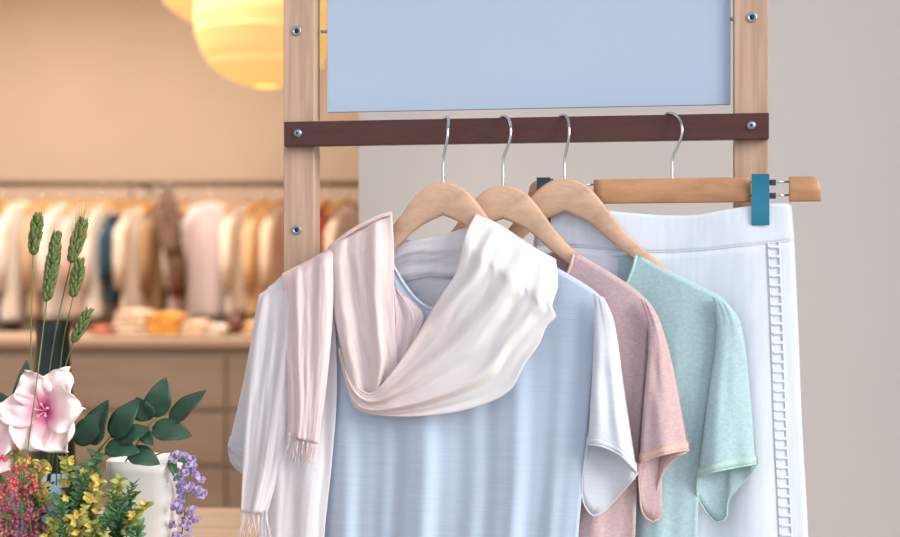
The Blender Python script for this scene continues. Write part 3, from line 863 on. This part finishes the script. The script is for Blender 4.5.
# pots
def square_pot(px0, px1, ytop, Y, m, name, label):
    a, b = at(px0, ytop, Y), at(px1, ytop, Y)
    w = (b.x-a.x); cx = (a.x+b.x)/2; cy = Y+w/2; zt_ = a.z
    t = thing(name, (cx, cy, tz), label, 'pot')
    prof = [(.36, tz-tz), (.38, .004), (.5, zt_-tz-.02), (.515, zt_-tz-.018), (.515, zt_-tz), (.47, zt_-tz), (.46, zt_-tz-.03)]
    rows = []
    for r, h in prof:
        ring = []
        for k in range(32):
            th = 2*PI*k/32
            e = 6.0
            rr = r*w/((abs(math.cos(th))**e+abs(math.sin(th))**e)**(1/e))
            ring.append(Vector((cx+rr*math.cos(th), cy+rr*math.sin(th), tz+h)))
        rows.append(ring)
    m_ = MB().grid(rows, cu=True); m_.f.append(tuple(range(31, -1, -1)))
    m_.build('pot_body', m, t)
    MB().box((cx-w*.44, cy-w*.44, zt_-.035), (w*.88, 0, 0), (0, w*.88, 0), (0, 0, .004)).build('soil', M['soil'], t)
    return t
square_pot(104, 171, 462, 2.16, M['whitepot'], 'flower_pot', 'white square pot under the dark leafy branch, right of the yellow greenery')
square_pot(4, 80, 486, 2.15, M['bluepot'], 'flower_pot', 'pale blue pot at the lower left, behind the wine red berries')
# low planter in front of the pots
pa, pb_ = at(-34, 560, 2.05).x, at(150, 560, 2.05).x
pl_ = thing('planter_box', ((pa+pb_)/2, 2.05, tz), 'low wooden planter box in front of the two pots, just under the picture edge', 'planter')
pm = MB()
for o_, a_, b_ in (((pa, 1.955, tz), (pb_-pa, 0, 0), (0, .010, 0)), ((pa, 2.132, tz), (pb_-pa, 0, 0), (0, .010, 0)), ((pa, 1.965, tz), (.010, 0, 0), (0, .167, 0)), ((pb_-.010, 1.965, tz), (.010, 0, 0), (0, .167, 0))):
    pm.box(o_, a_, b_, (0, 0, .105))
pm.build('box_body', M['table'], pl_)
MB().box((pa+.010, 1.965, tz), (pb_-pa-.020, 0, 0), (0, .167, 0), (0, 0, .088)).build('soil', M['soil'], pl_)
# dark vase behind
dv = at(53, 330, 2.80)
t = thing('dark_vase', (dv.x, 2.80, tz), 'tall dark green vase standing behind the pink lily', 'vase')
hv = at(53, 322, 2.80).z-tz
MB().lathe([(.030, 0), (.042, .01), (.046, .12), (.043, .25), (.036, hv-.09), (.034, hv-.03), (.037, hv-.004), (.036, hv), (.032, hv), (.030, hv-.03)], (dv.x, 2.80, tz), 28).build('vase_body', M['darkvase'], t)
MB().lathe([(.0365, hv-.004), (.0385, hv-.001), (.0365, hv+.002)], (dv.x, 2.80, tz), 28, cap=False).build('rim', M['darkvase'], t)

# leaves
def leaf(mb, base, tip, width, nrm, curl=.08, nl=12, nw=6, fold=.2):
    base, tip, nrm = Vector(base), Vector(tip), Vector(nrm).normalized()
    ax = tip-base; L = ax.length; d = ax.normalized(); side = d.cross(nrm).normalized(); nrm = side.cross(d)
    rows = []
    for i in range(nl+1):
        k = i/nl
        w = width/2*(math.sin(PI*k**.75)**.85 if 0 < k < 1 else 0.0)+width*.012
        c = base+ax*k+nrm*(curl*L*(math.sin(PI*k)-.35*k*k))
        rows.append([c+side*(w*(2*j/nw-1))+nrm*(fold*w*abs(2*j/nw-1)+.02*L*math.sin(k*14)*abs(2*j/nw-1)) for j in range(nw+1)])
    mb.grid(rows)
    return mb
FRONT = Vector((0, -1, .25))
def leafy(name, label, stempts, leaves, m, cat='branch', sw=.0018, group=None):
    t = thing(name, stempts[0], label, cat, group)
    f = poly(stempts)
    MB().tube([f(i/20) for i in range(21)], [sw*(1-.5*i/20) for i in range(21)], 7).build('stem', M['stem'], t)
    for b, tip, w, nr in leaves:
        lm_ = MB(); leaf(lm_, b, tip, w, nr); lm_.build('leaf', m, t, solid=.0006)
    return t
def lf(bx, by, tx, ty, wpx, Y=YT, dy=-.015, nr=(0, -1, .2)):
    return (at(bx, by, Y), at(tx, ty, Y+dy), wpx/F*Y, nr)
leafy('leafy_branch', 'dark green leafy branch rising right over the white pot', [at(120, 470, YT+.09), at(135, 447, YT+.03), at(150, 424, YT), at(163, 413, YT)],
  [lf(152, 417, 166, 377, 26, nr=(.25, -1, 0)), lf(170, 423, 206, 390, 19, nr=(-.2, -1, .3)), lf(152, 428, 192, 436, 24, nr=(.1, -1, .5)), lf(143, 432, 153, 445, 14), lf(150, 420, 136, 397, 24, nr=(-.3, -1, .3))], M['leafdark'])
leafy('leafy_branch', 'dark green leafy branch reaching up between the lily and the white pot', [at(88, 478, YT+.10), at(98, 452, YT+.02), at(115, 432, YT), at(128, 418, YT)],
  [lf(92, 445, 108, 400, 28, nr=(-.4, -1, .2)), lf(76, 444, 106, 410, 24, nr=(.3, -1, .3)), lf(112, 438, 139, 398, 24), lf(118, 440, 150, 428, 20, nr=(.2, -1, .5)), lf(105, 448, 140, 452, 22, nr=(0, -1, .7)), lf(128, 452, 160, 464, 22, nr=(0, -1, .7))], M['leafdark'])
leafy('leafy_branch', 'dark green leaves at the left edge behind the pink lily', [at(20, 486, YT+.12), at(18, 455, YT+.08), at(14, 425, YT+.06)],
  [lf(26, 432, -12, 388, 26, Y=YT+.06), lf(18, 412, 27, 360, 18, Y=YT+.07, nr=(.5, -1, 0)), lf(22, 432, -4, 440, 18, Y=YT+.05), lf(24, 400, 40, 372, 16, Y=YT+.09)], M['leafdark'])

# lilies
def petal(mb, c, d, up, L, Wd, lift, roll, seed, droop=0.0):
    """one petal from the throat c outward along d; lift = how far it opens toward the viewer"""
    side = d.cross(up).normalized(); rows = []
    for i in range(17):
        k = i/16
        w = Wd/2*(.20+.80*math.sin(PI*min(1, k*.92+.06))**.8)*(1-.0*k)
        if k > .86: w *= math.sqrt(max(.0, 1-((k-.86)/.14)**2))*.98+.02
        h = lift*math.sin(k*PI*.62)-droop*k**3
        row = []
        for j in range(11):
            v = 2*j/10-1
            ruff = .13*L*math.sin(k*10+v*5+seed)*abs(v)**1.5*k + .18*L*nz(k*3, v*2, seed)*k
            row.append(c+d*(L*k*(1-.06*v*v+.10*nz(v*2.5, seed, 1)*k))+side*(w*v)+up*(h+roll*abs(v)**2*w+ruff))
        rows.append(row)
    return mb.grid(rows)
def lily(px, py, Y, R, label, face=(-.1, -1, .12), rot=0, stem_to=(0, 0, 0), seed=0):
    c = at(px, py, Y); up = Vector(face).normalized()
    xx = Vector((1, 0, 0)); xx = (xx-up*xx.dot(up)).normalized(); yy = up.cross(xx)*-1
    yy = yy if yy.z > 0 else -yy
    t = thing('lily', c, label, 'flower', 'pink lilies')
    ps = [(118, 1.0, .80, .26), (60, 1.05, .86, .2), (178, 1.12, .74, .3), (2, .95, 1.0, .42), (240, 1.0, 1.0, .22), (-62, 1.0, 1.05, .16)]
    for n, (an, l, wd, lift) in enumerate(ps):
        a = math.radians(an+rot); d = xx*math.cos(a)+yy*math.sin(a)
        lay = .004 if n % 2 else 0
        petal(MB(), c+up*lay, d, up, R*l, R*wd, R*lift, .25, seed+n*1.7, droop=R*.10)
        m_ = petal(MB(), c+up*lay, d, up, R*l, R*wd, R*lift, .25, seed+n*1.7, droop=R*.10)
        m_.build('petal', M['lily'], t, org=c, solid=.0007)
    for n in range(5):
        a = n*2*PI/5+.4; d = xx*math.cos(a)+yy*math.sin(a)
        sm_ = MB().tube([c, c+up*R*.22+d*R*.05, c+up*R*.36+d*R*.13], .0009, 6)
        sm_.ball(c+up*R*.37+d*R*.14, .0024, 8, 6).build('stamen', M['stamen'], t)
    MB().tube([c-up*.002, c-up*.03-Zv*.02, Vector(stem_to)], [.006, .004, .003], 8).build('stem', M['stem'], t)
    return t
lily(48, 411, YT-.02, .072, 'open pink lily with a magenta throat, the whole one left of the dark leaves', stem_to=at(46, 502, YT+.11), seed=1)
lily(-14, 446, YT-.01, .058, 'pink lily cut off by the left edge of the picture', face=(.1, -1, .2), rot=20, stem_to=at(14, 502, YT+.10), seed=5)

# wheat ears
def wheat(pts, ear0, ear1, wpx, label, Y=YT, awns=False, seed=0):
    rnd = random.Random(seed)
    f = poly([at(x, y, Y+d) for x, y, d in pts])
    t = thing('wheat_ear', f(0), label, 'wheat', 'green wheat ears')
    MB().tube([f(i/24) for i in range(25)], .0011, 6).build('stalk', M['stem'], t)
    a, b = at(*ear0, Y), at(*ear1, Y)
    ax = b-a; L = ax.length; d = ax.normalized(); sd = d.cross(Vector((0, 1, 0))).normalized(); fw = Vector((0, -1, 0))
    g = MB(); aw = MB()
    rows_ = max(7, int(L/.0055)); w = wpx/F*Y/2
    for i in range(rows_):
        k = (i+.5)/rows_; prof = math.sin(PI*(.12+.84*k))**.8
        for q in range(4):
            an = q*PI/2+(i % 2)*PI/4+rnd.uniform(-.4, .4)
            off = sd*math.cos(an)+fw*math.sin(an)
            c = a+ax*min(1, max(0, k+rnd.uniform(-.02, .02)))+off*w*.55*prof
            dd = (d*1.0+off*.45).normalized()
            g.tube([c-dd*.005, c-dd*.001, c+dd*.004, c+dd*.009, c+dd*.0125], [.0005, w*.34, w*.36, w*.2, .0002], 7)
            if awns or (k > .75 and q % 2 == 0):
                ln = (.034 if awns else .010)*rnd.uniform(.7, 1.2)
                aw.tube([c+dd*.005, c+dd*.005+(d+off*.25).normalized()*ln], [.0006 if awns else .0004, .0002], 4)
    g.build('ear', M['wheat'], t)
    if aw.v: aw.build('awns', M['awn'], t)
    return t
wheat([(29, 496, .11), (30, 420, .03), (31, 330, 0), (33, 256, 0)], (33, 254), (38, 217, ), 13, 'green wheat ear on the leftmost upright stalk', seed=1)
wheat([(20, 568, -.04), (21, 500, -.06), (27, 455, -.075), (38, 372, -.085), (46, 306, -.02), (47, 300, 0)], (47, 300), (57, 235), 14, 'green wheat ear second from the left, its stalk crossing the lily', seed=2)
wheat([(50, 496, .11), (47, 400, .05), (56, 330, .02), (71, 262, 0)], (71, 262), (83, 222), 14, 'tallest wheat ear with long awns, right of the other ears', awns=True, seed=3)
wheat([(56, 496, .11), (58, 430, .05), (62, 350, .03), (73, 297, .01)], (73, 296), (80, 262), 13, 'short green wheat ear hanging just below the tallest ear', seed=4)
wheat([(60, 496, .11), (64, 420, .05), (65, 370, .03), (73, 343, .01)], (73, 342), (88, 312), 11, 'thin lowest wheat ear leaning right above the lily', seed=5)

# yellow green filler sprigs
def sprig(root, tip, n, m, label, name='filler_sprig', leafw=.011, leafl=.022, seed=0, florets=0, spread=1.0, cat='greenery', group='filler sprigs in the pots'):
    rnd = random.Random(seed)
    root, tip = Vector(root), Vector(tip)
    t = thing(name, root, label, cat, group)
    mid = root.lerp(tip, .5)+Vector((rnd.uniform(-.01, .01), -.012, .005))
    f = poly([root, mid, tip])
    s_ = MB().tube([f(i/10) for i in range(11)], [.0014*(1-.5*i/10) for i in range(11)], 6)
    lm_ = MB(); fl = MB()
    s_.tube([root, Vector((root.x, root.y, tz+.085))], .0014, 6)
    n = int(n*1.8); florets = int(florets*.6)
    for i in range(n):
        k = .25+.75*(i+.5)/n; b = f(k)
        a = i*2.4+rnd.uniform(-.4, .4)
        d = Vector((math.cos(a), math.sin(a)*.7-.25, rnd.uniform(.05, .7))).normalized()
        L = leafl*rnd.uniform(.7, 1.25)*spread
        leaf(lm_, b, b+d*L, leafw*rnd.uniform(.7, 1.2), Vector((rnd.uniform(-.5, .5), -1, rnd.uniform(.2, .9))), nl=6, nw=4)
    for i in range(florets):
        k = rnd.uniform(.5, 1.02); b = f(min(1, k)); d = Vector((rnd.uniform(-1, 1), rnd.uniform(-1, .0), rnd.uniform(-.3, .8))).normalized()
        c = b+d*rnd.uniform(.008, .022)
        s_.tube([b, c], .0005, 4)
        for q in range(5):
            aa = q*2*PI/5+rnd.random(); dd = Vector((math.cos(aa), -.35, math.sin(aa))).normalized()
            leaf(fl, c, c+dd*rnd.uniform(.005, .008), .0055, (0, -1, 0), nl=4, nw=2)
    s_.build('stem', M['stem'], t)
    lo = lm_.build('foliage', m, t, solid=.0004)
    if fl.v: fl.build('blossoms', M['yellow'], t)
    return t
SP = [ # root px,py ; tip px,py ; depth, leaves, material, florets, words
 ((30, 520), (12, 452), -.02, 16, 'leafyellow', 8, 'yellow green sprig at the left edge above the red berries'),
 ((52, 520), (40, 462), -.05, 18, 'leafyellow', 9, 'yellow green sprig directly below the pink lily'),
 ((66, 520), (66, 458), -.03, 18, 'leafyellow', 9, 'yellow green sprig at the lily right side, tip touching a petal'),
 ((74, 525), (82, 466), -.06, 18, 'leafmid', 6, 'mid green sprig with yellow florets between lily and dark branch'),
 ((84, 525), (98, 452), -.01, 18, 'leafmid', 0, 'mid green leafy sprig beside the dark leafy branch'),
 ((90, 535), (100, 480), -.06, 18, 'leafyellow', 16, 'yellow blossoming sprig near the middle of the greenery'),
 ((104, 535), (120, 478), -.05, 16, 'leafyellow', 3, 'airy yellow green sprig in front of the white pot'),
 ((112, 540), (132, 496), -.05, 16, 'leafmid', 3, 'small green sprig low in front of the white pot'),
 ((126, 545), (146, 505), -.06, 16, 'leafyellow', 6, 'rightmost yellow green sprig at the foot of the white pot'),
 ((60, 545), (62, 500), -.08, 16, 'leafmid', 4, 'low green sprig in front of the pale blue pot'),
 ((74, 550), (80, 512), -.09, 14, 'leafyellow', 14, 'lowest sprig with bright yellow blossoms at the picture bottom'),
 ((96, 550), (108, 516), -.08, 16, 'leafmid', 2, 'low dark green sprig at the picture bottom between the pots'),
 ((40, 545), (48, 484), -.02, 16, 'leafdark', 0, 'dark green sprig behind the yellow sprig below the lily'),
 ((62, 545), (74, 486), -.04, 16, 'leafdark', 0, 'dark green sprig left of the yellow blossoming middle sprig'),
 ((84, 548), (92, 494), -.03, 16, 'leafdark', 0, 'dark green sprig behind the yellow blossoms in the middle'),
 ((116, 548), (122, 506), -.07, 14, 'leafdark', 0, 'dark green sprig crossing the white pot low down'),
 ((50, 555), (56, 520), -.09, 14, 'leafyellow', 6, 'low yellow green sprig in front of the blue pot'),
 ((98, 560), (94, 524), -.10, 14, 'leafyellow', 4, 'short yellow green sprig at the bottom edge in the middle of the greenery'),
 ((132, 560), (138, 526), -.08, 14, 'leafmid', 0, 'short green sprig at the bottom edge before the white pot'),
 ((44, 548), (36, 492), -.03, 16, 'leafmid', 2, 'green sprig between the red berries and the yellow blossoms'),
]
for i, ((ax_, ay_), (bx_, by_), dy, n, mm, fl_, lab) in enumerate(SP):
    sprig(at(ax_, ay_, YT+dy+.03), at(bx_, by_, YT+dy), n, M[mm], lab, seed=20+i, florets=fl_, leafl=.019, leafw=.0085)

# berry sprigs
def berries(root, tip, n, m, label, seed):
    rnd = random.Random(seed); root, tip = Vector(root), Vector(tip)
    t = thing('berry_sprig', root, label, 'berries', 'berry sprigs')
    f = poly([root, root.lerp(tip, .5)+Vector((.004, -.012, 0)), tip])
    s_ = MB().tube([f(i/10) for i in range(11)], .0012, 6)
    s_.tube([root, Vector((root.x, root.y, tz+.085))], .0012, 6)
    for i in range(n):
        b = f(rnd.uniform(.2, 1)); c = b+Vector((rnd.uniform(-.024, .024), rnd.uniform(-.022, .006), rnd.uniform(-.012, .018)))
        s_.tube([b, b.lerp(c, .6)+Vector((0, 0, .003)), c], .0004, 4)
        MB().ball(c, rnd.uniform(.0026, .0040), 8, 6).build('berry', m, t, org=c)
    s_.build('stem', M['stem'], t)
berries(at(30, 545, YT-.06), at(18, 462, YT-.08), 46, M['berry'], 'rosy red berry sprig, the higher one under the left lily', 1)
berries(at(12, 545, YT-.07), at(2, 478, YT-.09), 40, M['berry'], 'rosy red berry sprig at the left picture edge', 2)
berries(at(10, 560, YT-.09), at(18, 508, YT-.11), 48, M['berrydark'], 'dark wine berry sprig at the lower left corner', 3)
berries(at(34, 560, YT-.07), at(28, 500, YT-.09), 24, M['berrydark'], 'dark wine berry sprig beside the yellow greenery', 4)

berries(at(20, 560, YT-.07), at(30, 474, YT-.07), 40, M['berry'], 'rosy red berry sprig leaning right, just left of the yellow sprigs', 5)
berries(at(2, 570, YT-.09), at(6, 500, YT-.10), 44, M['berrydark'], 'dark wine berry sprig filling the left edge low down', 6)
# thin needle leaved sprays
def spray(root, tip, n, label, seed):
    rnd = random.Random(seed); root, tip = Vector(root), Vector(tip)
    t = thing('needle_spray', root, label, 'greenery', 'needle leaved sprays')
    f = poly([root, root.lerp(tip, .5)+Vector((0, -.008, .004)), tip])
    s_ = MB().tube([f(i/10) for i in range(11)], .0008, 6); g = MB()
    s_.tube([root, Vector((root.x, root.y, tz+.085))], .0010, 6)
    for i in range(n):
        k = .3+.7*(i+.5)/n; b = f(k); a = i*2.4
        d = ((tip-root).normalized()*.8+Vector((math.cos(a), -.4+.4*math.sin(a), .3*math.sin(a)))).normalized()
        leaf(g, b, b+d*rnd.uniform(.010, .018), .0022, (0, -1, .3), nl=4, nw=2)
    s_.build('stem', M['stem'], t); g.build('needles', M['leafmid'], t, solid=.0003)
for i, (r0, t0, d0, lb_) in enumerate([((88, 552), (118, 512), -.11, 'needle leaved spray lying right across the lower greenery'), ((70, 552), (60, 506), -.11, 'needle leaved spray leaning left before the blue pot'),
    ((104, 552), (134, 484), -.06, 'tall needle leaved spray against the white pot'), ((120, 556), (112, 492), -.07, 'needle leaved spray standing upright at the white pot left corner'), ((66, 540), (86, 474), -.07, 'needle leaved spray between the lily and the dark branch')]):
    spray(at(*r0, YT+d0+.02), at(*t0, YT+d0), 60, lb_, 60+i)

# wisteria raceme
wf = poly([at(150, 458, YT+.10), at(165, 452, YT+.08), at(180, 456, YT+.07), at(188, 480, YT+.07), at(185, 510, YT+.07), at(180, 548, YT+.07)])
t = thing('wisteria', wf(0), 'pale purple wisteria raceme drooping right of the white pot', 'flower')
MB().tube([wf(i/24) for i in range(25)], .0012, 6).build('stem', M['stem'], t)
rnd = random.Random(4)
for i in range(52):
    k = .28+.72*((i+.5)/52)**1.1; b = wf(k); wd = .026*(1-.6*max(0, (k-.6)/.4))
    a = i*2.399; c = b+Vector((math.cos(a)*wd*rnd.uniform(.3, 1.1), math.sin(a)*wd*rnd.uniform(.4, 1), rnd.uniform(-.010, .010)))
    m_ = MB()
    for q in range(4):
        aa = q*PI/2+rnd.random(); dd = Vector((math.cos(aa), -.5*math.sin(aa)-.2, math.sin(aa)-.2)).normalized()
        leaf(m_, c, c+dd*rnd.uniform(.006, .011), .0085, (0, -1, .3), nl=5, nw=4)
    m_.build('blossom', M['purple'], t, org=c, solid=.0004)
for b, tp, w in (((170, 454), (188, 463), 8), ((170, 458), (178, 480), 9)):
    lm_ = MB(); leaf(lm_, at(*b, YT+.07), at(*tp, YT+.05), w/F*YT, (0, -1, .3)); lm_.build('leaf', M['leafmid'], t, solid=.0005)

# ------------------------------------------------------------------ light
world = bpy.data.worlds.new('World'); scene.world = world; world.use_nodes = True
nt = world.node_tree; bg = nt.nodes['Background']
tc = nt.nodes.new('ShaderNodeTexCoord'); sx = nt.nodes.new('ShaderNodeSeparateXYZ'); nt.links.new(tc.outputs['Generated'], sx.inputs[0])
rp = nt.nodes.new('ShaderNodeValToRGB'); mr = nt.nodes.new('ShaderNodeMapRange'); mr.inputs['From Min'].default_value = -1
nt.links.new(sx.outputs['Z'], mr.inputs['Value']); nt.links.new(mr.outputs[0], rp.inputs['Fac'])
rp.color_ramp.elements[0].position = .42; rp.color_ramp.elements[0].color = (.42, .42, .44, 1)
rp.color_ramp.elements[1].position = .62; rp.color_ramp.elements[1].color = (.94, .98, 1.07, 1)
nt.links.new(rp.outputs['Color'], bg.inputs['Color']); bg.inputs['Strength'].default_value = .92

def area(name, loc, rot, sx_, sy_, power, colr):
    l = bpy.data.lights.new(name, 'AREA'); l.shape = 'RECTANGLE'; l.size = sx_; l.size_y = sy_; l.energy = power; l.color = colr
    o = bpy.data.objects.new(name, l); col.objects.link(o); o.location = loc; o.rotation_euler = rot
    return o
area('ceiling_light', (-2.2, 6.6, ZC-.03), (0, 0, 0), 2.6, 1.0, 135, (1, .93, .85))
area('ceiling_light', (-1.4, 4.6, ZC-.03), (0, 0, 0), 1.6, .8, 40, (1, .93, .85))
sun = bpy.data.lights.new('sun', 'SUN'); sun.energy = 4.3; sun.angle = math.radians(40); sun.color = (1, .95, .88)
so = bpy.data.objects.new('sun', sun); col.objects.link(so)
so.rotation_euler = Vector((-.95, .55, -.48)).to_track_quat('-Z', 'Y').to_euler()

# ------------------------------------------------------------------ camera
cam = bpy.data.cameras.new('camera'); co = bpy.data.objects.new('camera', cam); col.objects.link(co)
co.location = CAM; co.rotation_euler = (PI/2, 0, 0)
cam.sensor_width = 36; cam.lens = 36*F/900; cam.clip_start = .05
cam.dof.use_dof = True; cam.dof.focus_distance = 2.14; cam.dof.aperture_fstop = 2.4
scene.camera = co
scene.view_settings.view_transform = 'Standard'; scene.view_settings.look = 'None'
scene.view_settings.gamma = 1; scene.view_settings.use_curve_mapping = False
scene.view_settings.exposure = .33
